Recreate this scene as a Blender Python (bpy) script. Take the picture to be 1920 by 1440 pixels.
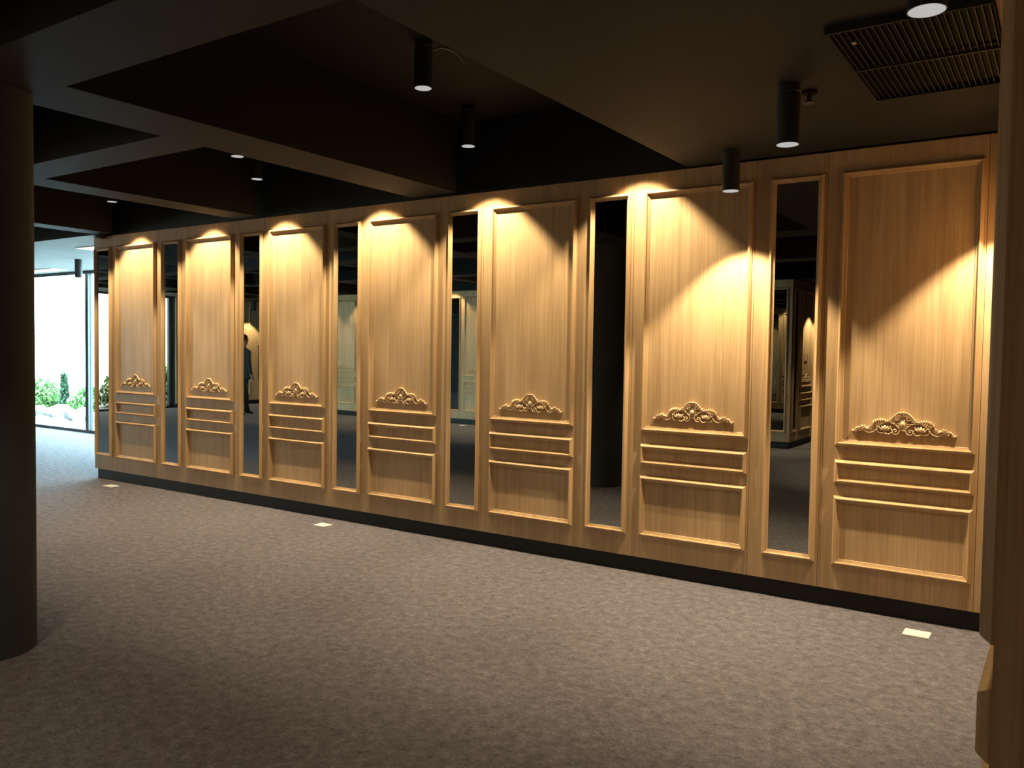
import bpy, bmesh, math, random
from mathutils import Vector, Matrix, noise

random.seed(7)
scene = bpy.context.scene
for o in list(bpy.data.objects):
    bpy.data.objects.remove(o)
COL = scene.collection

# ------------------------------------------------------------------ camera
cam_d = bpy.data.cameras.new('camera')
cam = bpy.data.objects.new('camera', cam_d)
COL.objects.link(cam)
cam_d.sensor_fit = 'HORIZONTAL'
cam_d.sensor_width = 36.0
cam_d.lens = 1558.6 / 1920 * 36.0
cam_d.clip_start = 0.05
cam_d.clip_end = 300
Fv = Vector((-0.55669, 0.82977, -0.03964))
Rv = Vector((0.83001, 0.55756, 0.01482))
Uv = Vector((-0.03440, 0.02465, 0.99910))
m = Matrix.Identity(4)
for i in range(3):
    m[i][0] = Rv[i]; m[i][1] = Uv[i]; m[i][2] = -Fv[i]
m.translation = (9.0548, -5.1328, 1.4931)
cam.matrix_world = m
scene.camera = cam

# ------------------------------------------------------------------ world, exposure
w = bpy.data.worlds.new('world')
scene.world = w
w.use_nodes = True
bg = w.node_tree.nodes['Background']
bg.inputs[0].default_value = (0.90, 0.97, 1.0, 1)
bg.inputs[1].default_value = 34.0
vs = scene.view_settings
vs.view_transform = 'Standard'
vs.look = 'None'
vs.gamma = 1.0
vs.use_curve_mapping = False
vs.exposure = 0.0

SPOT_W = 200.0            # lamp power of one wall washer
WARM = (1.0, 0.79, 0.50)
CONE = 2 * math.radians(45)

# ------------------------------------------------------------------ materials
def new_mat(name):
    mt = bpy.data.materials.new(name)
    mt.use_nodes = True
    nt = mt.node_tree
    b = nt.nodes['Principled BSDF']
    return mt, nt, b

def plain(name, col, rough=0.6, spec=0.3, metal=0.0):
    mt, nt, b = new_mat(name)
    b.inputs['Base Color'].default_value = (*col, 1)
    b.inputs['Roughness'].default_value = rough
    b.inputs['Specular IOR Level'].default_value = spec
    b.inputs['Metallic'].default_value = metal
    return mt

def N(nt, kind, **kw):
    n = nt.nodes.new(kind)
    for k, v in kw.items():
        setattr(n, k, v)
    return n

def ramp(nt, stops):
    r = N(nt, 'ShaderNodeValToRGB')
    els = r.color_ramp.elements
    els[0].position = stops[0][0]; els[0].color = (*stops[0][1], 1)
    els[1].position = stops[-1][0]; els[1].color = (*stops[-1][1], 1)
    for p, c in stops[1:-1]:
        e = els.new(p); e.color = (*c, 1)
    return r

def wood(name, tone=1.0, rough=0.42, sat=1.0):
    mt, nt, b = new_mat(name)
    L = nt.links.new
    geo = N(nt, 'ShaderNodeNewGeometry')
    inf = N(nt, 'ShaderNodeObjectInfo')
    # offset every board so that the figure differs from board to board
    off = N(nt, 'ShaderNodeVectorMath', operation='MULTIPLY_ADD')
    cmb = N(nt, 'ShaderNodeCombineXYZ')
    L(inf.outputs['Random'], cmb.inputs[2])
    L(cmb.outputs[0], off.inputs[0]); off.inputs[1].default_value = (0, 0, 37.0)
    L(geo.outputs['Position'], off.inputs[2])
    def grain(sc, scale, detail, dist):
        mp = N(nt, 'ShaderNodeMapping'); mp.inputs['Scale'].default_value = sc
        L(off.outputs[0], mp.inputs[0])
        n = N(nt, 'ShaderNodeTexNoise')
        n.inputs['Scale'].default_value = scale
        n.inputs['Detail'].default_value = detail
        n.inputs['Distortion'].default_value = dist
        L(mp.outputs[0], n.inputs['Vector'])
        return n
    g1 = grain((6, 6, 0.30), 1.2, 4, 1.2)          # broad bands of the figure
    g2 = grain((130, 130, 2.2), 1.0, 3, 0.2)       # fine pores
    g3 = grain((27, 27, 0.5), 1.0, 3, 0.8)
    mx = N(nt, 'ShaderNodeMath', operation='MULTIPLY_ADD')
    L(g2.outputs[0], mx.inputs[0]); mx.inputs[1].default_value = 0.45
    md = N(nt, 'ShaderNodeMath', operation='MULTIPLY_ADD')
    L(g1.outputs[0], md.inputs[0]); md.inputs[1].default_value = 0.42
    mu = N(nt, 'ShaderNodeMath', operation='MULTIPLY')
    L(g3.outputs[0], mu.inputs[0]); mu.inputs[1].default_value = 0.13
    L(mu.outputs[0], md.inputs[2]); L(md.outputs[0], mx.inputs[2])
    t = tone
    r = ramp(nt, [(0.30, (0.33*t, 0.205*t, 0.095*t)), (0.47, (0.445*t, 0.295*t, 0.150*t)),
                  (0.56, (0.50*t, 0.34*t, 0.180*t)), (0.70, (0.575*t, 0.405*t, 0.225*t))])
    L(mx.outputs[0], r.inputs[0])
    hs = N(nt, 'ShaderNodeHueSaturation')
    mr = N(nt, 'ShaderNodeMapRange')
    L(inf.outputs['Random'], mr.inputs[0]); mr.inputs[3].default_value = 0.93; mr.inputs[4].default_value = 1.06
    L(mr.outputs[0], hs.inputs['Value'])
    hs.inputs['Saturation'].default_value = sat
    L(r.outputs[0], hs.inputs['Color'])
    L(hs.outputs[0], b.inputs['Base Color'])
    b.inputs['Roughness'].default_value = rough
    b.inputs['Specular IOR Level'].default_value = 0.35
    bp = N(nt, 'ShaderNodeBump'); bp.inputs['Strength'].default_value = 0.06; bp.inputs['Distance'].default_value = 0.002
    L(g2.outputs[0], bp.inputs['Height']); L(bp.outputs[0], b.inputs['Normal'])
    return mt

M_OAK = wood('oak_veneer', 1.05, 0.42, 0.97)
M_OAKM = wood('oak_moulding', 1.06, 0.36, 1.0)
M_CARVE = plain('carved_oak', (0.72, 0.54, 0.335), 0.40, 0.4)
M_PINE = plain('raw_pine', (0.62, 0.42, 0.22), 0.7)

def carpet():
    mt, nt, b = new_mat('carpet')
    L = nt.links.new
    geo = N(nt, 'ShaderNodeNewGeometry')
    def nz(sc, scale, det, rough=0.6):
        mp = N(nt, 'ShaderNodeMapping'); mp.inputs['Scale'].default_value = sc
        L(geo.outputs['Position'], mp.inputs[0])
        n = N(nt, 'ShaderNodeTexNoise'); n.inputs['Scale'].default_value = scale
        n.inputs['Detail'].default_value = det; n.inputs['Roughness'].default_value = rough
        L(mp.outputs[0], n.inputs['Vector']); return n
    a = nz((1, 1, 1), 18.0, 6, 0.72)
    c = nz((1.0, 2.6, 1), 42.0, 4, 0.7)
    c2 = nz((2.6, 1.0, 1), 46.0, 4, 0.7)
    d = nz((1.4, 1, 1), 120.0, 3, 0.75)
    s1 = N(nt, 'ShaderNodeMath', operation='MULTIPLY_ADD'); L(a.outputs[0], s1.inputs[0]); s1.inputs[1].default_value = 0.36
    s2 = N(nt, 'ShaderNodeMath', operation='MULTIPLY_ADD'); L(c.outputs[0], s2.inputs[0]); s2.inputs[1].default_value = 0.24
    s3 = N(nt, 'ShaderNodeMath', operation='MULTIPLY_ADD'); L(c2.outputs[0], s3.inputs[0]); s3.inputs[1].default_value = 0.18
    s4 = N(nt, 'ShaderNodeMath', operation='MULTIPLY'); L(d.outputs[0], s4.inputs[0]); s4.inputs[1].default_value = 0.22
    L(s4.outputs[0], s3.inputs[2]); L(s3.outputs[0], s2.inputs[2]); L(s2.outputs[0], s1.inputs[2])
    r = ramp(nt, [(0.385, (0.050, 0.046, 0.052)), (0.465, (0.106, 0.098, 0.110)), (0.535, (0.150, 0.140, 0.154)), (0.62, (0.235, 0.220, 0.238))])
    L(s1.outputs[0], r.inputs[0]); L(r.outputs[0], b.inputs['Base Color'])
    b.inputs['Roughness'].default_value = 0.95
    b.inputs['Specular IOR Level'].default_value = 0.05
    bp = N(nt, 'ShaderNodeBump'); bp.inputs['Strength'].default_value = 0.5; bp.inputs['Distance'].default_value = 0.004
    L(s2.outputs[0], bp.inputs['Height']); L(bp.outputs[0], b.inputs['Normal'])
    return mt
M_CARPET = carpet()

def ceiling_paint(name, col):
    mt, nt, b = new_mat(name)
    L = nt.links.new
    geo = N(nt, 'ShaderNodeNewGeometry')
    n = N(nt, 'ShaderNodeTexNoise'); n.inputs['Scale'].default_value = 3.0; n.inputs['Detail'].default_value = 4
    L(geo.outputs['Position'], n.inputs['Vector'])
    r = ramp(nt, [(0.3, tuple(c*0.9 for c in col)), (0.7, tuple(c*1.1 for c in col))])
    L(n.outputs[0], r.inputs[0]); L(r.outputs[0], b.inputs['Base Color'])
    b.inputs['Roughness'].default_value = 0.75
    b.inputs['Specular IOR Level'].default_value = 0.25
    return mt
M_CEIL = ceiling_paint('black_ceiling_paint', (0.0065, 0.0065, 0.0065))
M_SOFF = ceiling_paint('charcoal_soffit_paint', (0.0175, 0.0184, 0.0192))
M_PALE = ceiling_paint('grey_soffit_paint', (0.20, 0.21, 0.215))
M_COLU = ceiling_paint('column_paint', (0.042, 0.052, 0.056))
M_BLACK = plain('matt_black', (0.012, 0.012, 0.013), 0.55, 0.3)
M_HOUSE = plain('lamp_housing_black', (0.020, 0.023, 0.024), 0.45, 0.4)
M_PLINTH = plain('black_plinth', (0.012, 0.012, 0.013), 0.8, 0.08)
M_VENT = plain('vent_black', (0.004, 0.004, 0.004), 0.7, 0.1)
M_SLAT = plain('vent_slat', (0.045, 0.040, 0.036), 0.5, 0.3)
M_WHITE = plain('white_plastic', (0.80, 0.79, 0.76), 0.35, 0.5)
M_STEEL = plain('brushed_steel', (0.55, 0.55, 0.55), 0.35, 0.5, 1.0)
M_FRAME = plain('dark_aluminium', (0.035, 0.045, 0.05), 0.4, 0.5)
M_INK = plain('dark_lettering', (0.05, 0.035, 0.025), 0.6)
M_DKWALL = plain('dark_wall_paint', (0.05, 0.048, 0.045), 0.8)

def mirror_mat():
    mt, nt, b = new_mat('grey_mirror')
    b.inputs['Base Color'].default_value = (0.41, 0.425, 0.40, 1)
    b.inputs['Metallic'].default_value = 1.0
    b.inputs['Roughness'].default_value = 0.0
    return mt
M_MIRROR = mirror_mat()

def glass_mat(name, col):
    mt = bpy.data.materials.new(name); mt.use_nodes = True
    nt = mt.node_tree; nt.nodes.clear()
    out = N(nt, 'ShaderNodeOutputMaterial')
    tr = N(nt, 'ShaderNodeBsdfTransparent'); tr.inputs[0].default_value = (*col, 1)
    gl = N(nt, 'ShaderNodeBsdfGlossy'); gl.inputs['Roughness'].default_value = 0.0
    mx = N(nt, 'ShaderNodeMixShader'); mx.inputs[0].default_value = 0.06
    nt.links.new(tr.outputs[0], mx.inputs[1]); nt.links.new(gl.outputs[0], mx.inputs[2])
    nt.links.new(mx.outputs[0], out.inputs[0])
    return mt
M_GLASS = glass_mat('blue_tinted_glass', (0.76, 0.91, 0.94))
M_GLASS2 = glass_mat('daylight_dimming_glass', (0.47, 0.49, 0.465))  # pane colour darkened to hold back daylight on the first panel

def emit(name, col, s):
    mt = bpy.data.materials.new(name); mt.use_nodes = True
    nt = mt.node_tree; nt.nodes.clear()
    out = N(nt, 'ShaderNodeOutputMaterial'); e = N(nt, 'ShaderNodeEmission')
    e.inputs[0].default_value = (*col, 1); e.inputs[1].default_value = s
    nt.links.new(e.outputs[0], out.inputs[0])
    return mt
M_LAMP = emit('lamp_face', (1.0, 0.97, 0.93), 0.50)
M_LED = emit('led_diffuser', (0.93, 0.98, 1.0), 3.0)

def foliage(name, c1, c2):
    mt, nt, b = new_mat(name)
    L = nt.links.new
    geo = N(nt, 'ShaderNodeNewGeometry')
    n = N(nt, 'ShaderNodeTexNoise'); n.inputs['Scale'].default_value = 14
    L(geo.outputs['Position'], n.inputs['Vector'])
    r = ramp(nt, [(0.35, c1), (0.65, c2)])
    L(n.outputs[0], r.inputs[0]); L(r.outputs[0], b.inputs['Base Color'])
    b.inputs['Roughness'].default_value = 0.6
    return mt
M_LEAF = foliage('leaf_green', (0.07, 0.17, 0.06), (0.25, 0.42, 0.14))
M_LEAF2 = foliage('leaf_dark', (0.035, 0.080, 0.05), (0.09, 0.17, 0.09))
M_BARK = plain('bark', (0.10, 0.075, 0.05), 0.9)
M_ROCK = foliage('pale_rock', (0.32, 0.31, 0.29), (0.55, 0.54, 0.52))
M_GRAVEL = foliage('grey_gravel', (0.10, 0.105, 0.11), (0.22, 0.225, 0.23))
M_PAVE = foliage('pale_paving', (0.42, 0.42, 0.41), (0.52, 0.52, 0.5))
M_SKIN = plain('skin', (0.42, 0.24, 0.16), 0.5)
M_JACKET = plain('dark_jacket_cloth', (0.030, 0.032, 0.036), 0.9)
M_TROUSER = plain('black_trouser_cloth', (0.014, 0.014, 0.016), 0.9)
M_HAIR = plain('black_hair', (0.012, 0.010, 0.009), 0.5)
M_SHOE = plain('black_leather', (0.012, 0.011, 0.010), 0.35)

# ------------------------------------------------------------------ mesh helpers
def to_mesh(name, bm, mat, smooth=False):
    if mat is M_CARVE:                      # the applique is glued flat on the panel
        for v in bm.verts:
            v.co.y = min(v.co.y, -0.0016)
    bmesh.ops.recalc_face_normals(bm, faces=bm.faces)
    me = bpy.data.meshes.new(name)
    bm.to_mesh(me); bm.free()
    mats = mat if isinstance(mat, (list, tuple)) else [mat]
    for mm in mats:
        me.materials.append(mm)
    if smooth:
        for p in me.polygons:
            p.use_smooth = True
    return me

def link(name, me, parent=None):
    o = bpy.data.objects.new(name, me)
    COL.objects.link(o)
    if parent is not None:
        o.parent = parent
    return o

def empty(name, loc, rz=0.0):
    o = bpy.data.objects.new(name, None)
    o.empty_display_size = 0.1
    COL.objects.link(o)
    o.location = loc
    o.rotation_euler = (0, 0, rz)
    return o

def tag(o, label, cat, group=None):
    o['label'] = label; o['category'] = cat
    if group:
        o['group'] = group
    return o

def struct(o, label=None):
    o['kind'] = 'structure'
    if label:
        o['label'] = label
    return o

def box(bm, x0, x1, y0, y1, z0, z1, mi=0):
    v = [bm.verts.new(p) for p in ((x0, y0, z0), (x1, y0, z0), (x1, y1, z0), (x0, y1, z0),
                                   (x0, y0, z1), (x1, y0, z1), (x1, y1, z1), (x0, y1, z1))]
    for idx in ((0, 3, 2, 1), (4, 5, 6, 7), (0, 1, 5, 4), (1, 2, 6, 5), (2, 3, 7, 6), (3, 0, 4, 7)):
        f = bm.faces.new([v[i] for i in idx]); f.material_index = mi

def box_obj(name, b, mat, parent=None, bevel=0.0):
    bm = bmesh.new(); box(bm, *b)
    if bevel:
        bmesh.ops.bevel(bm, geom=list(bm.edges), offset=bevel, segments=2, affect='EDGES')
    return link(name, to_mesh(name, bm, mat), parent)

def lathe(bm, prof, cx=0, cy=0, seg=32, cap=True):
    rings = []
    for r, z in prof:
        rings.append([bm.verts.new((cx + r*math.cos(2*math.pi*i/seg), cy + r*math.sin(2*math.pi*i/seg), z)) for i in range(seg)])
    for a, b in zip(rings, rings[1:]):
        for i in range(seg):
            j = (i+1) % seg
            bm.faces.new((a[i], a[j], b[j], b[i]))
    if cap:
        bm.faces.new(rings[0]); bm.faces.new(rings[-1])

def lathe_obj(name, prof, mat, parent=None, cx=0, cy=0, seg=32, smooth=True, cap=True):
    bm = bmesh.new(); lathe(bm, prof, cx, cy, seg, cap)
    o = link(name, to_mesh(name, bm, mat, False), parent)
    if smooth:
        for p in o.data.polygons:
            p.use_smooth = len(p.vertices) == 4
        o.data.set_sharp_from_angle(angle=math.radians(40))
    return o

def catmull(pts, n=6):
    P = [Vector(p) for p in pts]
    if len(P) < 3:
        return P
    out = []
    for i in range(len(P)-1):
        p0 = P[i-1] if i else P[0]*2 - P[1]
        p1, p2 = P[i], P[i+1]
        p3 = P[i+2] if i+2 < len(P) else P[-1]*2 - P[-2]
        for k in range(n):
            t = k/n
            out.append(0.5*((2*p1) + (p2-p0)*t + (2*p0-5*p1+4*p2-p3)*t*t + (3*p1-p0-3*p2+p3)*t*t*t))
    out.append(P[-1])
    return out

def tube(bm, pts, rad, seg=6, n=6, up=Vector((0, -1, 0)), sq=1.0):
    """pts: list of vectors; rad: function of t in 0..1; sq stretches the section along up"""
    P = catmull(pts, n)
    rings = []
    for i, p in enumerate(P):
        d = (P[min(i+1, len(P)-1)] - P[max(i-1, 0)])
        if d.length < 1e-9:
            continue
        d.normalize()
        s = d.cross(up)
        if s.length < 1e-6:
            s = d.cross(Vector((1, 0, 0.3)))
        s.normalize()
        u2 = s.cross(d)
        r = rad(i/(len(P)-1))
        rings.append([bm.verts.new(p + s*r*math.cos(2*math.pi*k/seg) + u2*r*sq*math.sin(2*math.pi*k/seg)) for k in range(seg)])
    for a, b in zip(rings, rings[1:]):
        for i in range(seg):
            j = (i+1) % seg
            bm.faces.new((a[i], a[j], b[j], b[i]))
    bm.faces.new(rings[0]); bm.faces.new(rings[-1])

def blob(bm, c, rx, ry, rz, rot=0.0, u=8, v=5):
    """ellipsoid, rotated about the y axis by rot"""
    M = Matrix.Translation(c) @ Matrix.Rotation(rot, 4, 'Y') @ Matrix.Diagonal((rx, ry, rz, 1))
    bmesh.ops.create_uvsphere(bm, u_segments=u, v_segments=v, radius=1.0, matrix=M)

def copy_tree(o, parent=None):
    c = o.copy()
    COL.objects.link(c)
    c.parent = parent
    for ch in list(o.children):
        if ch.name in PROTO_SKIP:
            continue
        copy_tree(ch, c)
    return c
PROTO_SKIP = set()

# ------------------------------------------------------------------ dimensions (metres)
T = 1.25                      # bay of the panelling
MW, GAP, PW = 0.3176, 0.0998, 0.7273
VB, VT = 0.257, 2.567         # frames, bottom and top
ZW0, ZW1 = 0.108, 2.688       # wooden facing, bottom and top
ZP = 2.735                    # passage ceiling by the glazing
ZS, ZR = 2.690, 3.240         # soffit level, recess level
XE = 8.961                    # left face of the near corner
YE = -3.48                    # front face of the near corner
YA = -8.25                    # opposite panelled wall
XA = 5.39                     # its free corner
XG, YG = -9.0, 2.56           # glazing planes
XLW = -8.82                   # panelled wall beside the glazing

# ------------------------------------------------------------------ floor
bm = bmesh.new(); box(bm, XG-0.1, 13.0, -13.0, YG+0.1, -0.15, 0.0)
struct(link('floor', to_mesh('floor', bm, M_CARPET)), 'mottled grey brown carpet floor')

# ------------------------------------------------------------------ ceiling with beams
bm = bmesh.new(); box(bm, XG-0.1, 13.0, -13.0, YG+0.1, ZR, ZR+0.1)
ceiling = struct(link('ceiling', to_mesh('ceiling', bm, M_CEIL)), 'black coffered ceiling')
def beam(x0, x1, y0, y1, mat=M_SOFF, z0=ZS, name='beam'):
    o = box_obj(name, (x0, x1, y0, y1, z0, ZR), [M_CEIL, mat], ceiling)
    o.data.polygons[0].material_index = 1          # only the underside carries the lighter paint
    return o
YB = -0.10
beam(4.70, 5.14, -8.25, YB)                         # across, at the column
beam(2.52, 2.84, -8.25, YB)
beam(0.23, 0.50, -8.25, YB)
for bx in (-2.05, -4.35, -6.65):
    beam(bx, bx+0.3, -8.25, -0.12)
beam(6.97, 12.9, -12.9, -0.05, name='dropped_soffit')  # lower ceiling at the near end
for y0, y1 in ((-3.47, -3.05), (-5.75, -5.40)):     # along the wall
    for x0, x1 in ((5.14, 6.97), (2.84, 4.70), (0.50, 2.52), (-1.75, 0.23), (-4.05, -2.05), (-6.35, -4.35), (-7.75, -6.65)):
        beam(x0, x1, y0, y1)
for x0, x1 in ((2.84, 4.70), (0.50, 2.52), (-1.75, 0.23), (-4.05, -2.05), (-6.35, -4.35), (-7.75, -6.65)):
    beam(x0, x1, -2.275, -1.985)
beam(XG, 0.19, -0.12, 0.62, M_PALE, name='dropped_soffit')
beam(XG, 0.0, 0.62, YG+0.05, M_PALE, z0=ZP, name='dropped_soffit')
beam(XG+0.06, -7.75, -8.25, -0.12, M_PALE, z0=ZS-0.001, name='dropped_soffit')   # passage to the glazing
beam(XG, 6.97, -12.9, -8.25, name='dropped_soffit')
# raw board beside the grille
box_obj('raw_board', (8.806, XE, -2.75, -0.95, ZS-0.004, ZS+0.01), M_PINE, ceiling)

# ------------------------------------------------------------------ panelled walls
def seam_boards(wall, x_edges, y0, y1, axis='x'):
    """vertical veneer boards with hairline joints between neighbours"""
    for a, b in zip(x_edges, x_edges[1:]):
        g = 0.0012
        if axis == 'x':
            box_obj('veneer_board', (a+g, b-g, y0, y1, ZW0, ZW1), M_OAK, wall)
        else:
            box_obj('veneer_board', (y0, y1, a+g, b-g, ZW0, ZW1), M_OAK, wall)

# back wall: core + boards
bm = bmesh.new(); box(bm, -0.005, 13.0, 0.02, YG+0.1, 0.0, ZR)
wall_back = struct(link('wall_back', to_mesh('wall_back', bm, M_BLACK)), 'long oak panelled wall with tall mirrors')
edges = [-0.032]
for k in range(7):
    edges += [k*T + 0.335, k*T + 1.158]
edges[-1] = 7*T - 0.09
edges.append(XE)
seam_boards(wall_back, edges, 0.0, 0.025)
box_obj('end_board', (-0.032, -0.004, 0.025, 0.30, ZW0, ZW1), M_OAK, wall_back)
struct(box_obj('baseboard_back', (0.0, XE+0.02, 0.0345, 0.05, 0.0, ZW0+0.01), M_PLINTH), 'recessed black plinth under the long oak wall')

# near corner at the right: left face XE, front face YE
bm = bmesh.new(); box(bm, XE+0.02, 13.0, YE+0.02, 0.03, 0.0, ZS)
wall_right = struct(link('wall_right', to_mesh('wall_right', bm, M_BLACK)), 'oak panelled corner beside the grille')
seam_boards(wall_right, [YE+0.0012, -2.55, -1.75, -0.92, 0.0], XE, XE+0.025, axis='y')
seam_boards(wall_right, [XE, 9.85, 10.7, 11.6], YE, YE+0.025)
struct(box_obj('baseboard_right', (XE+0.015, 12.0, YE+0.015, 0.0, 0.0, ZW0+0.01), M_PLINTH), 'black plinth of the oak corner')

# opposite wall and its return (seen in the mirrors)
bm = bmesh.new(); box(bm, -5.35, XA-0.02, -13.0, YA-0.02, 0.0, ZR)
wall_front = struct(link('wall_front', to_mesh('wall_front', bm, M_BLACK)), 'oak panelled wall opposite the mirrors')
A0 = -5.25
ed = [-5.37]
for k in range(8):
    ed += [A0 + k*T + 0.335, A0 + k*T + 1.158]
ed[-1] = 4.80
ed.append(XA)
seam_boards(wall_front, ed, YA-0.025, YA)
seam_boards(wall_front, [-13.0, -11.2, -9.9, -8.70, YA-0.026], XA-0.025, XA, axis='y')
struct(box_obj('baseboard_front', (-5.35, XA-0.035, -13.0, YA-0.035, 0.0, ZW0+0.01), M_PLINTH), 'black plinth of the opposite oak wall')

# wall beside the glazing
bm = bmesh.new(); box(bm, XG-0.1, XLW-0.02, -13.0, -6.99, 0.0, ZR)
wall_left = struct(link('wall_left', to_mesh('wall_left', bm, M_BLACK)), 'oak wall beside the end glazing')
seam_boards(wall_left, [-13.0, -11.5, -10.3, -9.16, -8.06, -6.985], XLW-0.025, XLW, axis='y')
struct(box_obj('baseboard_left', (XLW-0.05, XLW-0.03, -13.0, -7.0, 0.0, ZW0+0.01), M_PLINTH), 'black plinth beside the end glazing')

bm = bmesh.new(); box(bm, XG-0.1, XG+0.06, -2.155, YG+0.1, 0.0, ZR)
struct(link('wall_end', to_mesh('wall_end', bm, M_DKWALL)), 'plain dark wall between the end glazing and the side glazing')
bm = bmesh.new(); box(bm, XG+0.065, -7.05, YG-0.05, YG+0.1, 0.0, ZP)  # unseen wall put in to cut daylight reaching the opposite panelling
struct(link('wall_daylight_block', to_mesh('wall_daylight_block', bm, M_DKWALL)), 'added plain dark wall left of the side glazing, holding back daylight')
# walls closing the room out of sight
bm = bmesh.new(); box(bm, 12.9, 13.0, -13.0, YE+0.02, 0, ZS)
struct(link('wall_far_right', to_mesh('wall_far_right', bm, M_DKWALL)), 'plain dark wall beyond the oak corner')
bm = bmesh.new(); box(bm, -8.9, 13.0, -13.0, -12.9, 0, ZS)
struct(link('wall_far_front', to_mesh('wall_far_front', bm, M_DKWALL)), 'plain dark wall behind the opposite panelling')

# ------------------------------------------------------------------ moulding, panel and mirror prototypes
# profile: inward distance from the outer edge, height above the wall
PROF = [(0.0, 0.0), (0.0, 0.0090), (0.0100, 0.0255), (0.0125, 0.0285), (0.0155, 0.0295), (0.0185, 0.0280), (0.0205, 0.0250),
        (0.0212, 0.0205), (0.0216, 0.0175), (0.0252, 0.0160), (0.0258, 0.0125), (0.0300, 0.0112),
        (0.0306, 0.0078), (0.0355, 0.0066), (0.0360, 0.0040), (0.0400, 0.0)]

def moulding(u0, u1, v0, v1, side):
    """one mitred length of the frame; local axes: x along the wall, -y out of it, z up"""
    bm = bmesh.new()
    A, B = [], []
    for s, h in PROF:
        if side == 'bottom':
            a, b = (u0+s, v0+s), (u1-s, v0+s)
        elif side == 'top':
            a, b = (u0+s, v1-s), (u1-s, v1-s)
        elif side == 'left':
            a, b = (u0+s, v0+s), (u0+s, v1-s)
        else:
            a, b = (u1-s, v0+s), (u1-s, v1-s)
        A.append(bm.verts.new((a[0], -h, a[1])))
        B.append(bm.verts.new((b[0], -h, b[1])))
    n = len(PROF)
    for i in range(n):
        j = (i+1) % n
        bm.faces.new((A[i], A[j], B[j], B[i]))
    bm.faces.new(A); bm.faces.new(list(reversed(B)))
    return to_mesh('moulding', bm, M_OAKM)

def frame(field, u0, u1, v0, v1):
    for side in ('bottom', 'top', 'left', 'right'):
        link('moulding', moulding(u0, u1, v0, v1, side), field)

# --- carved appliqué; half drawn in units of 1 px = K, origin at the medallion
K = 0.000350
KZ = 0.000372
def pt(x, y, h=0.010):
    """sketch pixel of the left half -> (offset from the axis, -height, z)"""
    yy = (y - 370) - (x - 908)*0.056
    return Vector(((908 - x)*K, -h, -yy*KZ))

STEMS = [  # (points, r0, r1, height)
    ([(800, 375), (745, 352), (665, 346), (590, 364), (530, 412), (478, 474), (410, 496), (352, 478), (332, 440), (356, 408), (392, 414), (398, 440), (376, 450)], 4.2, 6.2, 0.011),
    ([(912, 212), (868, 196), (815, 214), (762, 262), (716, 312), (668, 326), (634, 304)], 7.5, 6.5, 0.013),
    ([(880, 268), (872, 226), (836, 222), (806, 248), (800, 290), (824, 312), (852, 296), (846, 276)], 5.5, 4.0, 0.012),
    ([(786, 262), (762, 292), (772, 318)], 4.5, 2.5, 0.010),
    ([(760, 280), (738, 306), (744, 322)], 4.0, 2.5, 0.010),
    ([(832, 402), (858, 440), (862, 476), (838, 516), (788, 522), (758, 492), (772, 452), (806, 452), (818, 478), (800, 492)], 6.0, 5.0, 0.011),
    ([(528, 424), (520, 462), (552, 494), (604, 504), (650, 488)], 6.0, 5.0, 0.010),
    ([(640, 508), (688, 522), (730, 508), (750, 478), (736, 442), (708, 436)], 6.5, 5.5, 0.010),
    ([(522, 440), (504, 474), (508, 506)], 4.0, 3.0, 0.008),
    ([(508, 448), (488, 478), (490, 506)], 4.0, 3.0, 0.008),
    ([(540, 440), (526, 480), (540, 508)], 4.5, 3.0, 0.008),
    ([(136, 462), (172, 466), (194, 434), (232, 410), (272, 424), (318, 466)], 9.0, 4.0, 0.011),
    ([(252, 416), (238, 448), (250, 466), (268, 456)], 5.5, 4.5, 0.011),
    ([(300, 448), (312, 414), (284, 388)], 6.0, 7.0, 0.011),
    ([(316, 440), (330, 408), (318, 384)], 6.0, 7.0, 0.011),
    ([(440, 452), (430, 400), (462, 372), (520, 372)], 4.5, 5.0, 0.009),
    ([(398, 404), (430, 388), (466, 378)], 5.0, 4.0, 0.009),
    ([(806, 384), (826, 404), (836, 420)], 7.0, 5.0, 0.010),
    ([(776, 352), (806, 362), (838, 358)], 5.0, 4.0, 0.008),
    ([(862, 468), (885, 468), (908, 468)], 5.0, 5.0, 0.010),
    ([(544, 404), (566, 424), (600, 444)], 5.5, 6.0, 0.010),
    ([(738, 404), (706, 420), (684, 444)], 5.5, 6.0, 0.010),
]
LOBES = [  # acanthus lobes on the shoulder and small leaves: x, y, rx, rz, rotation
    (470, 334, 15, 27, 0.5), (500, 316, 15, 29, 0.4), (532, 306, 15, 29, 0.3), (566, 300, 15, 28, 0.2), (600, 302, 15, 25, 0.0),
    (632, 300, 14, 18, -0.3), (678, 306, 10, 12, 0.0), (708, 286, 12, 12, 0.0), (456, 352, 12, 18, 0.9),
    (140, 460, 16, 14, 0.0), (160, 470, 12, 12, 0.0), (214, 420, 18, 13, 0.6), (262, 414, 15, 12, -0.5),
    (372, 430, 26, 24, 0.0), (344, 420, 12, 18, 0.3), (286, 392, 13, 15, 0.3), (322, 388, 13, 14, -0.2),
    (797, 480, 13, 13, 0.0), (850, 284, 12, 12, 0.0), (700, 520, 20, 13, 0.2), (664, 510, 15, 11, 0.3), (734, 500, 13, 12, 0.0),
    (560, 410, 12, 10, 0.6), (724, 402, 12, 10, -0.6), (520, 400, 8, 14, 0.4)]
LOTUS = [(640, 424, 22, 44, 0.0), (608, 428, 14, 42, 0.38), (672, 428, 14, 42, -0.38), (580, 440, 12, 38, 0.8), (700, 440, 12, 38, -0.8)]
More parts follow.
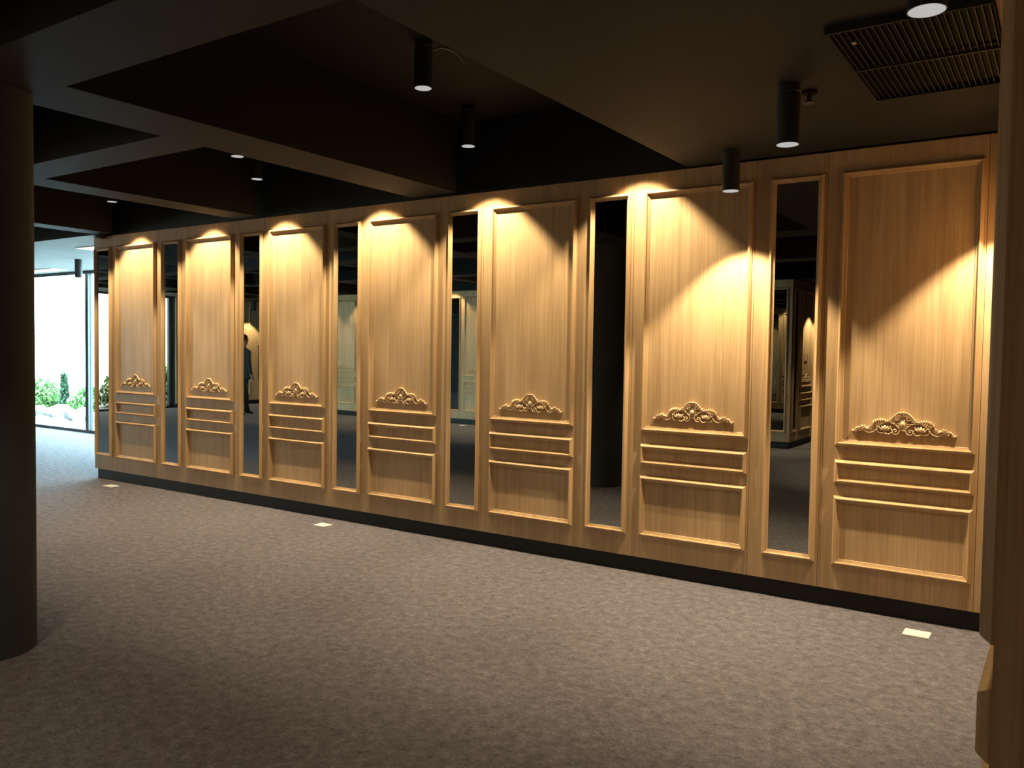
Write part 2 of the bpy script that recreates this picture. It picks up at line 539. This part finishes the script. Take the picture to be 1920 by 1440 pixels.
# crown: fan of ribs rising to rounded tips
CROWN = [((908, 262), (908, 226), (908, 192), 9.0), ((888, 262), (884, 222), (868, 196), 6.5), ((928, 262), (932, 222), (948, 196), 6.5)]

def mir(v, s):
    return Vector((v.x*s, v.y, v.z))

def make_ornament(parent, cx, cz):
    bm = bmesh.new()
    for s in (-1, 1):
        for pts, r0, r1, h in STEMS:
            P = [mir(pt(x, y, h), s) for x, y in pts]
            tube(bm, P, lambda t, a=r0*1.3, b=r1*1.3: (a + (b-a)*t)*K*(1 if 0.04 < t < 0.96 else 0.75), seg=6, n=4, sq=2.1)
        for x, y, rx, rz, ro in LOBES:
            blob(bm, mir(pt(x, y, 0.010), s), rx*0.8*K, 0.013, rz*0.92*KZ, ro*s, 8, 6)
    # thin ribs under the shoulder, bottom bars behind
    for s in (-1, 1):
        tube(bm, [mir(pt(x, y, 0.004), s) for x, y in ((780, 340), (690, 336), (600, 342), (520, 380), (430, 440))], lambda t: 0.0042, seg=6, n=4)
    me = to_mesh('scrollwork', bm, M_CARVE, True)
    o = link('ornament', me, parent)
    o.location = (cx, 0, cz)
    o['label'] = 'carved scrolling acanthus applique'
    bm = bmesh.new()
    blob(bm, Vector((0, -0.012, 0)), 40*K, 0.012, 46*KZ, 0, 20, 12)
    link('medallion', to_mesh('medallion', bm, M_CARVE, True), o)
    bm = bmesh.new()
    for r_, th in ((52, 4.5),):
        ring = [Vector((math.cos(a)*r_*K, -0.010, math.sin(a)*(r_+6)*KZ)) for a in [2*math.pi*i/20 for i in range(21)]]
        tube(bm, ring, lambda t: th*K*1.2, seg=6, n=2, sq=1.6)
    for i in range(24):
        a = 2*math.pi*i/24
        blob(bm, Vector((math.cos(a)*68*K, -0.009, math.sin(a)*76*KZ)), 7*K, 0.005, 7*KZ, 0, 6, 4)
    bmesh.ops.create_cone(bm, cap_ends=True, segments=24, radius1=72*K, radius2=72*K, depth=0.007,
                          matrix=Matrix.Translation((0, -0.0035, 0)) @ Matrix.Rotation(math.pi/2, 4, 'X'))
    link('bead_ring', to_mesh('bead_ring', bm, M_CARVE, True), o)
    for s in (-1, 1):
        bm = bmesh.new()
        for i, (x, y, rx, rz, ro) in enumerate(LOTUS):
            blob(bm, mir(pt(x, y, 0.010 if i else 0.013), s), rx*1.15*K, 0.010, rz*KZ, ro*s, 8, 6)
        link('lotus', to_mesh('lotus', bm, M_CARVE, True), o)
    bm = bmesh.new()
    for a, b, c, r_ in CROWN:
        P = [Vector(((x-908)*K, -0.013, -(y-370)*KZ)) for x, y in (a, b, c)]
        tube(bm, P, lambda t, r_=r_: r_*K*(0.45+0.55*t), seg=6, n=4, sq=2.2)
        blob(bm, P[2], r_*1.7*K, 0.014, r_*1.3*KZ, 0, 8, 6)
    link('crown_leaves', to_mesh('crown_leaves', bm, M_CARVE, True), o)
    return o

Z1, Z2a, Z2b, Z3 = 0.966, 0.744, 0.882, 0.668
def make_panel():
    """local origin: bottom outer left corner of the frames, on the wall face at floor level"""
    root = empty('carved_panel', (0, 0, 0))
    for nm, a, b in (('upper_field', Z1, VT), ('middle_field', Z2a, Z2b), ('lower_field', VB, Z3)):
        f = box_obj(nm, (0.03, PW-0.03, -0.0015, 0.0, a+0.03, b-0.03), M_OAK, root)
        frame(f, 0, PW, a, b)
    make_ornament(root, PW/2, 1.112)
    return root

def make_mirror():
    root = empty('tall_mirror', (0, 0, 0))
    box_obj('mirror_glass', (0.03, MW-0.03, -0.003, 0.0, VB+0.03, VT-0.03), M_MIRROR, root)
    frame(root, 0, MW, VB, VT)
    return root

panel0, mirror0 = make_panel(), make_mirror()
used = {'p': False, 'm': False}
def put(kind, x, y, rz, label, group):
    src = panel0 if kind == 'p' else mirror0
    if not used[kind]:
        o = src; used[kind] = True
    else:
        o = copy_tree(src)
    o.rotation_euler = (0, 0, rz)
    o.location = Vector((x, y, 0)) + Matrix.Rotation(rz, 3, 'Z') @ Vector((0, -0.0008, 0))
    tag(o, label, 'wall panel' if kind == 'p' else 'mirror', group)
    return o

ORD = ['first', 'second', 'third', 'fourth', 'fifth', 'sixth', 'seventh', 'eighth', 'ninth']
for k in range(7):
    put('m', k*T, 0, 0, f'tall grey mirror on the long oak wall, {ORD[k]} from its free end by the glazing', 'tall mirrors on the long oak wall')
    put('p', k*T+MW+GAP, 0, 0, f'carved oak panel on the long wall, {ORD[k]} from its free end by the glazing', 'carved oak panels on the long wall')
# opposite wall: faces +y, local x runs towards -x
for k in range(8):
    if k < 7 or True:
        u = A0 + k*T
        if u + MW < 4.7:
            put('m', u+MW, YA, math.pi, f'tall mirror on the opposite oak wall, {ORD[k]} from its end by the walking man', 'mirrors on the opposite wall')
            put('p', u+MW+GAP+PW, YA, math.pi, f'carved oak panel on the opposite wall, {ORD[k]} from its end by the walking man', 'panels on the opposite wall')
put('m', 5.333, YA, math.pi, 'tall mirror beside the free corner of the opposite oak wall', 'mirrors on the opposite wall')
# return of the opposite wall: faces +x, local x runs towards +y
put('m', XA, -8.64, math.pi/2, 'tall mirror on the short return wall beside the cupboard door', 'mirrors on the return wall')
ret_panel = put('p', XA, -9.51, math.pi/2, 'carved oak panel on the return wall with a small square door', 'panels on the return wall')
# left face of the near corner: faces -x, local x runs towards -y
put('p', XE, -3.385+PW, -math.pi/2, 'oak panel on the side face of the near corner, next to its edge', 'panels of the near corner')
put('m', XE, -2.12, -math.pi/2, 'tall mirror on the side face of the near corner', 'mirrors of the near corner')
put('p', XE, -1.25, -math.pi/2, 'oak panel on the side face of the near corner, towards the long wall', 'panels of the near corner')
put('p', 9.012, YE, 0, 'oak panel on the front face of the near corner', 'panels of the near corner')
# wall beside the glazing: faces +x
put('p', XLW, -9.15, math.pi/2, 'carved oak panel on the wall beside the end glazing', 'panels beside the end glazing')
put('m', XLW, -7.95, math.pi/2, 'tall mirror on the wall beside the end glazing', 'mirrors beside the end glazing')

# small square door with H-shaped pull on the return panel
hd = box_obj('access_door', (0, 0.51, -0.006, -0.0016, 0, 0.465), M_OAK, ret_panel)
hd.location = (0.175, 0, 1.165)
hd['label'] = 'small square door with dark H-shaped pull'
for nm, b in (('pull_bar', (0.155, 0.170, -0.009, -0.006, 0.09, 0.35)), ('pull_bar', (0.34, 0.355, -0.009, -0.006, 0.09, 0.35)), ('pull_latch', (0.170, 0.34, -0.010, -0.006, 0.205, 0.235))):
    box_obj(nm, b, M_INK, hd)

# vertical lettering strip on the wall beside the glazing
sg = empty('vertical_sign', (XLW, -9.56, 0.70), math.pi/2)
for i in range(21):
    wd = random.uniform(0.07, 0.12)
    box_obj('letter', (0.145-wd, 0.145, -0.004, 0.0, 0.02+i*0.039, 0.02+i*0.039+0.017), M_INK, sg)
box_obj('end_mark', (0.0, 0.15, -0.004, 0.0, 0.83, 0.85), M_INK, sg)
box_obj('end_mark', (0.0, 0.15, -0.004, 0.0, -0.02, 0.0), M_INK, sg)
tag(sg, 'vertical strip of small dark lettering on oak wall', 'sign')

# ------------------------------------------------------------------ column
col = lathe_obj('column', [(0.225, 0.0), (0.225, ZS)], M_COLU, None, 4.705, -3.235, 64)
tag(col, 'round dark grey column under the beam crossing', 'column')

# ------------------------------------------------------------------ spotlights
def make_spot():
    root = empty('ceiling_spotlight', (0, 0, 0))          # origin at the ceiling it hangs from
    H = 0.262
    lathe_obj('housing', [(0.044, -H+0.004), (0.049, -H), (0.0505, -H), (0.0505, -0.042), (0.0485, -0.040), (0.0485, -0.036), (0.0505, -0.034), (0.0505, 0.0)], M_HOUSE, root, seg=40)
    lathe_obj('lamp_lens', [(0.0005, -H+0.004), (0.043, -H+0.002), (0.0455, -H-0.0005), (0.0470, -H-0.0005)], M_LAMP, root, seg=40, cap=False)
    return root
spot0 = make_spot()
spot_used = False
def spot(x, y, zc, label, group, power=1.0):
    global spot_used
    if not spot_used:
        o = spot0; spot_used = True
    else:
        o = copy_tree(spot0)
    o.location = (x, y, zc)
    tag(o, label, 'spotlight', group)
    if power > 0:
        ld = bpy.data.lights.new('spot_light', 'SPOT')
        ld.energy = SPOT_W*power
        ld.color = WARM
        ld.spot_size = CONE
        ld.spot_blend = 0.32
        ld.shadow_soft_size = 0.018
        lo = bpy.data.objects.new('spot_light', ld)
        COL.objects.link(lo); lo.parent = o
        lo.location = (0, 0, -0.262-0.004)
        PROTO_SKIP.add(lo.name)
    return o
G1 = 'spotlights along the long oak wall'
WL = ['second mirror', 'third mirror', 'fourth mirror', 'fifth mirror', 'sixth mirror', 'seventh mirror']
YL = -0.31
for x, nm in ((0.86, 'first panel at the free end'), (2.08, 'second panel from the free end'), (3.108, 'third panel from the free end'),
              (4.30, 'fourth panel from the free end'), (5.41, 'fifth panel from the free end'), (6.64, 'sixth panel from the free end')):
    spot(x, YL, ZR-0.02, 'black cylinder spotlight in a ceiling recess lighting the ' + nm, G1)
spot(7.354, YL, ZS+0.028, 'black cylinder spotlight under the dropped ceiling close to the long wall', G1)
spot(8.765, YL, ZS+0.018, 'black cylinder spotlight under the dropped ceiling beside the oak corner', G1)
G2 = 'spotlights in the middle of the room'
spot(5.946, -1.451, ZR, 'black cylinder spotlight with a loose cable in the large ceiling recess', G2, 0.15)
spot(3.605, -0.902, ZR, 'black cylinder spotlight amid the recess over the third panel', G2, 0.15)
spot(1.50, -0.95, ZR, 'black cylinder spotlight amid the recess over the second panel', G2, 0.15)
spot(7.977, -1.355, ZS, 'black cylinder spotlight beside the ceiling grille and sprinkler', G2, 0.15)
spot(8.70, -2.62, ZS, 'black cylinder spotlight beside the edge of the oak corner', G2, 0.15)
spot(8.05, -5.9, ZS, 'added black cylinder fill spotlight under the dropped ceiling facing the oak corner', G2, 1.2)  # added fill lamp, brightens floor and wood around the camera
spot(6.06, -4.43, ZR, 'added black cylinder fill spotlight in the recess between column and dropped ceiling', G2, 0.55)  # extra lamp put in to lift the dark floor near the column
spot(9.65, -5.0, ZS, 'black cylinder spotlight under the dropped ceiling before the oak corner front', G2, 0.8)
spot(6.3, -7.0, ZR, 'added black cylinder fill spotlight in the recess near the opposite corner', G2, 0.5)  # another added fill for the camera side of the room
spot(-3.03, 1.46, ZP, 'black cylinder spotlight under the pale passage ceiling', 'spotlights at the glazing', 0)
G3 = 'spotlights along the opposite wall'
for i, x in enumerate((-5.20, -3.70, -2.48, -1.36, -0.10, 0.90, 1.95, 3.20, 4.25)):
    spot(x, YA+0.31, ZR-0.02, f'black cylinder spotlight over the opposite oak wall, {ORD[i]} from the walking man', G3)
for y in (-9.24, -10.5):
    spot(XA+0.29, y, ZS, 'black cylinder spotlight over the return wall ' + ('with the small door' if y > -10 else 'beyond the small door'), G3)
for y in (-9.05, -10.35):
    spot(XLW+0.29, y, ZS, 'black cylinder spotlight over the oak wall ' + ('with the lettering' if y > -10 else 'beyond the lettering'), G3)

# loose cable of the middle spotlight
bm = bmesh.new()
tube(bm, [Vector(p) for p in ((5.985, -1.41, 3.20), (6.0, -1.35, 3.226), (6.01, -1.27, 3.230), (6.02, -1.21, 3.215), (6.02, -1.17, 3.19))], lambda t: 0.006, seg=8, n=6, up=Vector((0, 0, 1)))
cb = link('cable', to_mesh('cable', bm, plain('grey_cable', (0.12, 0.11, 0.10), 0.5), True))
tag(cb, 'short curved grey cable beside a hanging spotlight', 'cable')

# ------------------------------------------------------------------ grille
gx0, gx1, gy0, gy1 = 8.278, 8.802, -1.930, -1.005
vent = empty('ceiling_grille', (0, 0, 0))
bm = bmesh.new(); box(bm, gx0, gx1, gy0, gy1, ZS-0.004, ZS-0.001)
link('backing', to_mesh('backing', bm, M_VENT), vent)
bm = bmesh.new()
for b in ((gx0-0.012, gx1+0.002, gy0-0.014, gy0, ZS-0.026, ZS-0.001), (gx0-0.012, gx1+0.002, gy1, gy1+0.012, ZS-0.026, ZS-0.001),
          (gx0-0.012, gx0, gy0, gy1, ZS-0.026, ZS-0.001), (gx1, gx1+0.002, gy0, gy1, ZS-0.026, ZS-0.001)):
    box(bm, *b)
link('grille_frame', to_mesh('grille_frame', bm, M_SOFF), vent)
box_obj('cross_bar', (gx0, gx1, -1.470, -1.462, ZS-0.027, ZS-0.012), M_SLAT, vent)
sl = None
nsl = 23
for i in range(nsl):
    x = gx0 + (i+0.5)*(gx1-gx0)/nsl
    if sl is None:
        sl = box_obj('slat', (-0.0015, 0.0015, gy0, gy1, ZS-0.020, ZS-0.006), [M_VENT, M_SLAT], vent); o = sl
        sl.data.polygons[0].material_index = 1
    else:
        o = sl.copy(); COL.objects.link(o)
    o.location.x = x
box_obj('paper_tag', (8.334, 8.348, -1.815, -1.79, ZS-0.027, ZS-0.0222), M_STEEL, vent)
tag(vent, 'black slatted ceiling grille next to the oak corner', 'grille')

# sprinkler beyond the lamp
sp = empty('sprinkler', (8.03, -1.22, ZS))
lathe_obj('escutcheon', [(0.036, 0.0), (0.034, -0.012), (0.014, -0.016)], M_VENT, sp, seg=24)
lathe_obj('pendant', [(0.012, -0.012), (0.012, -0.045), (0.008, -0.048)], M_SLAT, sp, seg=16)
lathe_obj('deflector', [(0.006, -0.048), (0.026, -0.050), (0.026, -0.053), (0.006, -0.055)], M_SLAT, sp, seg=24)
tag(sp, 'small dark sprinkler head behind a ceiling spotlight', 'sprinkler')

# small black dome on the ceiling at the end of the long wall
dm = empty('ceiling_dome', (0.215, -0.055, ZS))
lathe_obj('base', [(0.060, 0.10), (0.060, -0.006)], M_BLACK, dm, seg=32)
lathe_obj('dome', [(0.052, -0.006), (0.046, -0.022), (0.030, -0.034), (0.001, -0.038)], M_BLACK, dm, seg=32)
box_obj('bracket', (-0.11, -0.075, -0.03, 0.0, -0.025, 0.0), M_STEEL, dm)
tag(dm, 'small black dome fitting over the free end of the oak wall', 'camera')

# ------------------------------------------------------------------ floor outlets
def plate(x0, x1, y0, y1, label):
    t = empty('floor_outlet', ((x0+x1)/2, (y0+y1)/2, 0))
    a, b = (x1-x0)/2, (y1-y0)/2
    box_obj('cover_plate', (-a, a, -b, b, 0.0, 0.006), M_WHITE, t, 0.002)
    box_obj('lid', (-a*0.72, a*0.72, -b*0.72, b*0.72, 0.006, 0.0075), M_WHITE, t, 0.0006)
    tag(t, label, 'floor outlet', 'white floor outlets')
plate(0.595, 0.75, -0.275, -0.172, 'white floor outlet before the first panel at the free end')
plate(3.80, 3.932, -0.286, -0.176, 'white floor outlet before the mirror between third and fourth panels')
plate(8.352, 8.482, -0.287, -0.172, 'white floor outlet before the panel beside the oak corner')
plate(-1.0, -0.87, YA+0.17, YA+0.28, 'white floor outlet before the opposite oak wall')

# ------------------------------------------------------------------ LED panels of the passage ceiling
def led(x0, x1, y0, y1, label, zc=ZS):
    t = empty('led_panel', ((x0+x1)/2, (y0+y1)/2, zc))
    a, b = (x1-x0)/2, (y1-y0)/2
    bm = bmesh.new()
    for bb in ((-a, a, -b, -b+0.015, -0.012, 0), (-a, a, b-0.015, b, -0.012, 0), (-a, -a+0.015, -b+0.015, b-0.015, -0.012, 0), (a-0.015, a, -b+0.015, b-0.015, -0.012, 0)):
        box(bm, *bb)
    link('rim', to_mesh('rim', bm, M_WHITE), t)
    box_obj('diffuser', (-a+0.015, a-0.015, -b+0.015, b-0.015, -0.008, -0.002), M_LED, t)
    tag(t, label, 'ceiling light', 'LED panels')
led(-6.05, -4.80, 1.98, 2.25, 'long lit ceiling panel next to the tall glazing', ZP)
led(-1.21, -0.30, 0.42, 0.66, 'lit ceiling panel by the free end of the oak wall')

# ------------------------------------------------------------------ glazing
def glazing(name, along, fixed, zt, posts, label, axis, glass):
    """along: (start, end); posts: positions of mullions"""
    bm = bmesh.new()
    s, e = along
    def bb(u0, u1, z0, z1, d0=-0.04, d1=0.04):
        return (u0, u1, fixed+d0, fixed+d1, z0, z1) if axis == 'x' else (fixed+d0, fixed+d1, u0, u1, z0, z1)
    win = struct(box_obj(name, bb(s, e, 0.0, 0.05), M_FRAME), label)
    box_obj('head_rail', bb(s, e, zt-0.05, zt), M_FRAME, win)
    for p in posts:
        box_obj('mullion', bb(p-0.045, p+0.045, 0.05, zt-0.05), M_FRAME, win)
    for a, b in zip(posts, posts[1:]):
        box_obj('pane', bb(a+0.045, b-0.045, 0.05, zt-0.05, -0.006, 0.006), glass, win)
    return win
glazing('window_1', (-7.045, -0.04), YG, ZP, [-7.0, -4.735, -2.4, -0.085], 'tall dark framed glazing beyond the free end of the oak wall', 'x', M_GLASS)
glazing('window_2', (-6.985, -2.16), XG, ZS, [-6.94, -4.6, -2.205], 'tall dark framed glazing at the end of the room', 'y', M_GLASS2)
bm = bmesh.new(); box(bm, XG-0.1, XG-0.045, -6.985, -2.155, ZS, ZR); 
struct(link('trim_1', to_mesh('trim_1', bm, M_FRAME)), 'dark fascia over the end glazing')
bm = bmesh.new(); box(bm, XG-0.1, 0.0, YG+0.06, YG+0.1, ZP, ZR)
struct(link('trim_2', to_mesh('trim_2', bm, M_FRAME)), 'dark fascia over the side glazing')

# ------------------------------------------------------------------ garden outside
bm = bmesh.new()
box(bm, -60, XG-0.1, -60, 60, -0.25, -0.06)
box(bm, XG-0.1, 40, YG+0.1, 60, -0.25, -0.06)
tag(link('garden_ground', to_mesh('garden_ground', bm, M_PAVE)), 'pale paved ground outside the glazing', 'ground')
def kerbed_gravel(name, pts, label):
    bm = bmesh.new()
    vs_ = [bm.verts.new((x, y, -0.058)) for x, y in pts]
    f = bm.faces.new(vs_)
    r = bmesh.ops.extrude_face_region(bm, geom=[f])
    bmesh.ops.translate(bm, verts=[v for v in r['geom'] if isinstance(v, bmesh.types.BMVert)], vec=(0, 0, 0.04))
    o = link(name, to_mesh(name, bm, M_GRAVEL))
    tag(o, label, 'gravel'); o['kind'] = 'stuff'
kerbed_gravel('gravel_bed', [(-9.6, 2.75), (-4.0, 2.75), (-4.0, 4.3), (-6.5, 4.5), (-9.6, 4.52)], 'grey gravel bed outside the side glazing')
kerbed_gravel('gravel_bed', [(-9.25, -8.5), (-9.25, 2.0), (-10.1, 2.0), (-10.1, -8.5)], 'grey gravel bed outside the end glazing')

def rock(x, y, s, sd, label, grp):
    bm = bmesh.new()
    bmesh.ops.create_icosphere(bm, subdivisions=2, radius=1.0)
    for v in bm.verts:
        n = noise.noise(v.co*1.6 + Vector((sd*7.3, sd*1.7, 0)))
        v.co *= 1 + 0.45*n
        v.co.z *= 0.62
    o = link('rock', to_mesh('rock', bm, M_ROCK))
    o.scale = (s, s*0.85, s)
    o.rotation_euler = (0, 0, sd*1.3)
    o.location = (x, y, -0.014+s*0.80)
    tag(o, label, 'rock', grp)
rr = random.Random(3)
placed = []
def rock_row(n, gen, base, label, grp):
    k = 0; tries = 0
    while k < n and tries < 4000:
        tries += 1
        x, y, sz = gen()
        if all((x-a)**2 + (y-b)**2 > (1.35*(sz+c))**2 for a, b, c in placed):
            placed.append((x, y, sz)); rock(x, y, sz, base+k, label, grp); k += 1
def gen1():
    t = rr.random()
    return -9.2 + 4.4*t, 4.15 - 0.45*t + rr.uniform(-0.5, 0.3), rr.uniform(0.08, 0.19)
rock_row(20, gen1, 0, 'pale garden rock in the gravel outside the side glazing', 'rocks outside the side glazing')
rock_row(8, lambda: (-9.75 + rr.uniform(-0.25, 0.25), rr.uniform(-8.0, -4.5), rr.uniform(0.08, 0.15)), 40, 'pale garden rock in the gravel outside the end glazing', 'rocks outside the end glazing')

def shrub(x, y, rx, h, n, mat, label, grp, seed, columnar=False):
    r_ = random.Random(seed)
    root = empty('shrub', (x, y, -0.06))
    bm = bmesh.new()
    for i in range(n):
        while True:
            a, b, c = r_.uniform(-1, 1), r_.uniform(-1, 1), r_.uniform(0, 1)
            lim = 1 - (0.75*c*c if not columnar else 0.5*c)
            if a*a + b*b < lim*lim and a*a + b*b > lim*lim*0.12:
                break
        p = Vector((a*rx*(0.8+0.3*noise.noise(Vector((a*2, b*2, c*3+seed)))), b*rx, 0.05 + c*h))
        sz = r_.uniform(0.035, 0.075)
        M = Matrix.Translation(p) @ Matrix.Rotation(r_.uniform(0, 6.3), 4, 'Z') @ Matrix.Rotation(r_.uniform(-1.1, 1.1), 4, 'X')
        q = [M @ Vector(v) for v in ((0, -sz, 0), (sz*0.45, 0, 0.006), (0, sz, 0), (-sz*0.45, 0, 0.006))]
        vv = [bm.verts.new(v) for v in q]
        bm.faces.new(vv)
    o = link('foliage', to_mesh('foliage', bm, mat), root)
    o['kind'] = 'stuff'
    for k in range(4):
        bm = bmesh.new()
        a = k*1.6 + seed
        tube(bm, [Vector((0.02*math.cos(a), 0.02*math.sin(a), 0)), Vector((rx*0.25*math.cos(a), rx*0.25*math.sin(a), h*0.4)), Vector((rx*0.5*math.cos(a), rx*0.5*math.sin(a), h*0.8))],
             lambda t: 0.012*(1-0.7*t), seg=5, n=3, up=Vector((0.3, 0.2, 1)))
        link('stem', to_mesh('stem', bm, M_BARK, True), root)
    tag(root, label, 'shrub', grp)
GS = 'shrubs outside the side glazing'
shrub(-10.9, 4.9, 0.55, 0.70, 2400, M_LEAF, 'leafy green shrub beside the slim dark conifer', GS, 1)
shrub(-9.35, 5.15, 0.55, 0.55, 2400, M_LEAF, 'low spreading green shrub behind the rocks', GS, 2)
shrub(-10.15, 5.0, 0.12, 0.86, 1600, M_LEAF2, 'slim upright dark conifer among the shrubs', GS, 3, True)
shrub(-8.1, 5.5, 0.60, 0.60, 2400, M_LEAF, 'round green shrub between the low shrub and the tall one', GS, 4)
shrub(-8.6, 6.8, 0.50, 1.15, 2000, M_LEAF, 'taller green shrub standing behind the others', GS, 5)
shrub(-12.3, 5.1, 0.60, 0.65, 2000, M_LEAF, 'green shrub farthest along the garden bed', GS, 6)
GE = 'shrubs outside the end glazing'
for i, (x, y, rx, h) in enumerate(((-10.8, -8.05, 0.55, 0.95), (-10.9, -6.85, 0.6, 0.95), (-10.8, -5.6, 0.55, 1.0), (-10.8, -4.2, 0.55, 0.9), (-10.9, -2.6, 0.6, 0.8))):
    shrub(x, y, rx, h, 2600, M_LEAF, f'bushy green shrub outside the end glazing, {ORD[i]} from the oak wall', GE, 20+i)

# ------------------------------------------------------------------ person (seen in a mirror)
def person():
    bm = bmesh.new()
    lay = bm.verts.layers.skin.verify()
    def V(x, y, z, r, r2=None):
        v = bm.verts.new((x, y, z)); v[lay].radius = (r, r2 if r2 else r); return v
    # faces +x (walking towards +x), y left
    pel = V(0, 0, 0.96, 0.155, 0.115); v_sp = V(0.0, 0, 1.12, 0.150, 0.110); ch = V(0.01, 0, 1.30, 0.175, 0.125); nk = V(0.0, 0, 1.465, 0.075, 0.075)
    nk2 = V(0.015, 0, 1.53, 0.058); hd1 = V(0.03, 0, 1.60, 0.080, 0.092); hd2 = V(0.025, 0, 1.68, 0.078, 0.095); hd3 = V(0.02, 0, 1.735, 0.045, 0.055)
    for a, b in ((pel, v_sp), (v_sp, ch), (ch, nk), (nk, nk2), (nk2, hd1), (hd1, hd2), (hd2, hd3)):
        bm.edges.new((a, b))
    nose = V(0.118, 0, 1.625, 0.014); bm.edges.new((hd1, nose))
    for s in (-1, 1):
        ear = V(0.02, s*0.092, 1.63, 0.018); bm.edges.new((hd1, ear))
        sh = V(0.0, s*0.175, 1.375, 0.066); el = V(-0.03*s*-1 - 0.03, s*0.245, 1.13, 0.056); wr = V(0.02 + 0.03*s, s*0.255, 0.90, 0.034); pm = V(0.04+0.04*s, s*0.25, 0.835, 0.036, 0.022)
        for a, b in ((ch, sh), (sh, el), (el, wr), (wr, pm)):
            bm.edges.new((a, b))
        for i, (dx, ln) in enumerate(((0.030, 0.075), (0.010, 0.085), (-0.010, 0.080), (-0.030, 0.065))):
            k1 = V(0.04+0.04*s+dx, s*0.25, 0.790, 0.0105); k2 = V(0.045+0.04*s+dx*1.05, s*0.243, 0.790-ln*0.55, 0.0095); k3 = V(0.055+0.04*s+dx*1.05, s*0.228, 0.790-ln, 0.008)
            bm.edges.new((pm, k1)); bm.edges.new((k1, k2)); bm.edges.new((k2, k3))
        t1 = V(0.09+0.04*s, s*0.235, 0.815, 0.011); t2 = V(0.105+0.04*s, s*0.225, 0.775, 0.009)
        bm.edges.new((pm, t1)); bm.edges.new((t1, t2))
        hp = V(0, s*0.095, 0.90, 0.110); kn = V(0.03 - 0.09*s, s*0.10, 0.50, 0.072); an = V(-0.02 - 0.17*s, s*0.10, 0.10 + (0.02 if s > 0 else 0.0), 0.052)
        ft = V(0.07 - 0.17*s, s*0.11, 0.040, 0.040, 0.034); toe = V(0.16 - 0.17*s, s*0.115, 0.034, 0.034, 0.028)
        heel = V(-0.06 - 0.17*s, s*0.10, 0.042, 0.036, 0.034)
        for a, b in ((pel, hp), (hp, kn), (kn, an), (an, ft), (ft, toe), (an, heel)):
            bm.edges.new((a, b))
    for v in bm.verts:
        v[lay].use_root = False
    pel[lay].use_root = True
    me = bpy.data.meshes.new('body_skeleton'); bm.to_mesh(me); bm.free()
    tmp = bpy.data.objects.new('tmp_body', me); COL.objects.link(tmp)
    sk = tmp.modifiers.new('skin', 'SKIN'); sk.use_smooth_shade = True
    ss = tmp.modifiers.new('sub', 'SUBSURF'); ss.levels = 2; ss.render_levels = 2
    dg = bpy.context.evaluated_depsgraph_get(); dg.update()
    body = bpy.data.meshes.new_from_object(tmp.evaluated_get(dg))
    bpy.data.objects.remove(tmp)
    body.materials.clear()
    for mm in (M_SKIN, M_JACKET, M_TROUSER, M_SHOE):
        body.materials.append(mm)
    for p in body.polygons:
        c = p.center; p.use_smooth = True
        if c.z > 1.50:
            p.material_index = 0
        elif abs(c.y) > 0.206 and 0.66 < c.z < 0.90:
            p.material_index = 0
        elif c.z > 0.86:
            p.material_index = 1
        elif c.z < 0.085:
            p.material_index = 3
        else:
            p.material_index = 2
    root = empty('person', (0, 0, 0))
    link('body', body, root)
    # jacket: an open skirted shell around torso, hem below the hips
    bm = bmesh.new()
    rings = []
    for z, rx, ry in ((1.475, 0.070, 0.075), (1.462, 0.090, 0.115), (1.440, 0.112, 0.160), (1.405, 0.130, 0.195), (1.35, 0.145, 0.212), (1.28, 0.150, 0.212), (1.12, 0.142, 0.195), (0.95, 0.150, 0.205), (0.80, 0.158, 0.215), (0.795, 0.150, 0.205)):
        rings.append([bm.verts.new((rx*math.cos(2*math.pi*i/24), ry*math.sin(2*math.pi*i/24), z)) for i in range(24)])
    for a, b in zip(rings, rings[1:]):
        for i in range(24):
            j = (i+1) % 24; bm.faces.new((a[i], a[j], b[j], b[i]))
    link('jacket', to_mesh('jacket', bm, M_JACKET, True), root)
    bm = bmesh.new()
    bmesh.ops.create_uvsphere(bm, u_segments=20, v_segments=12, radius=1.0, matrix=Matrix.Translation((0.008, 0, 1.675)) @ Matrix.Diagonal((0.112, 0.100, 0.104, 1)))
    bmesh.ops.delete(bm, geom=[v for v in bm.verts if v.co.x > 0.045 and v.co.z < 1.70 or v.co.z < 1.59], context='VERTS')
    link('hair', to_mesh('hair', bm, M_HAIR, True), root)
    for s in (-1, 1):
        bm = bmesh.new(); blob(bm, Vector((0.113, s*0.032, 1.655)), 0.008, 0.012, 0.007)
        link('eye', to_mesh('eye', bm, M_HAIR, True), root)
    bm = bmesh.new(); blob(bm, Vector((0.113, 0, 1.575)), 0.006, 0.024, 0.006)
    link('mouth', to_mesh('mouth', bm, plain('lips', (0.33, 0.14, 0.11), 0.5), True), root)
    return root
man = person()
man.location = (-5.97, -6.69, 0.0)
man.rotation_euler = (0, 0, math.radians(-82))
tag(man, 'man in dark jacket and black trousers walking by the opposite wall', 'person')
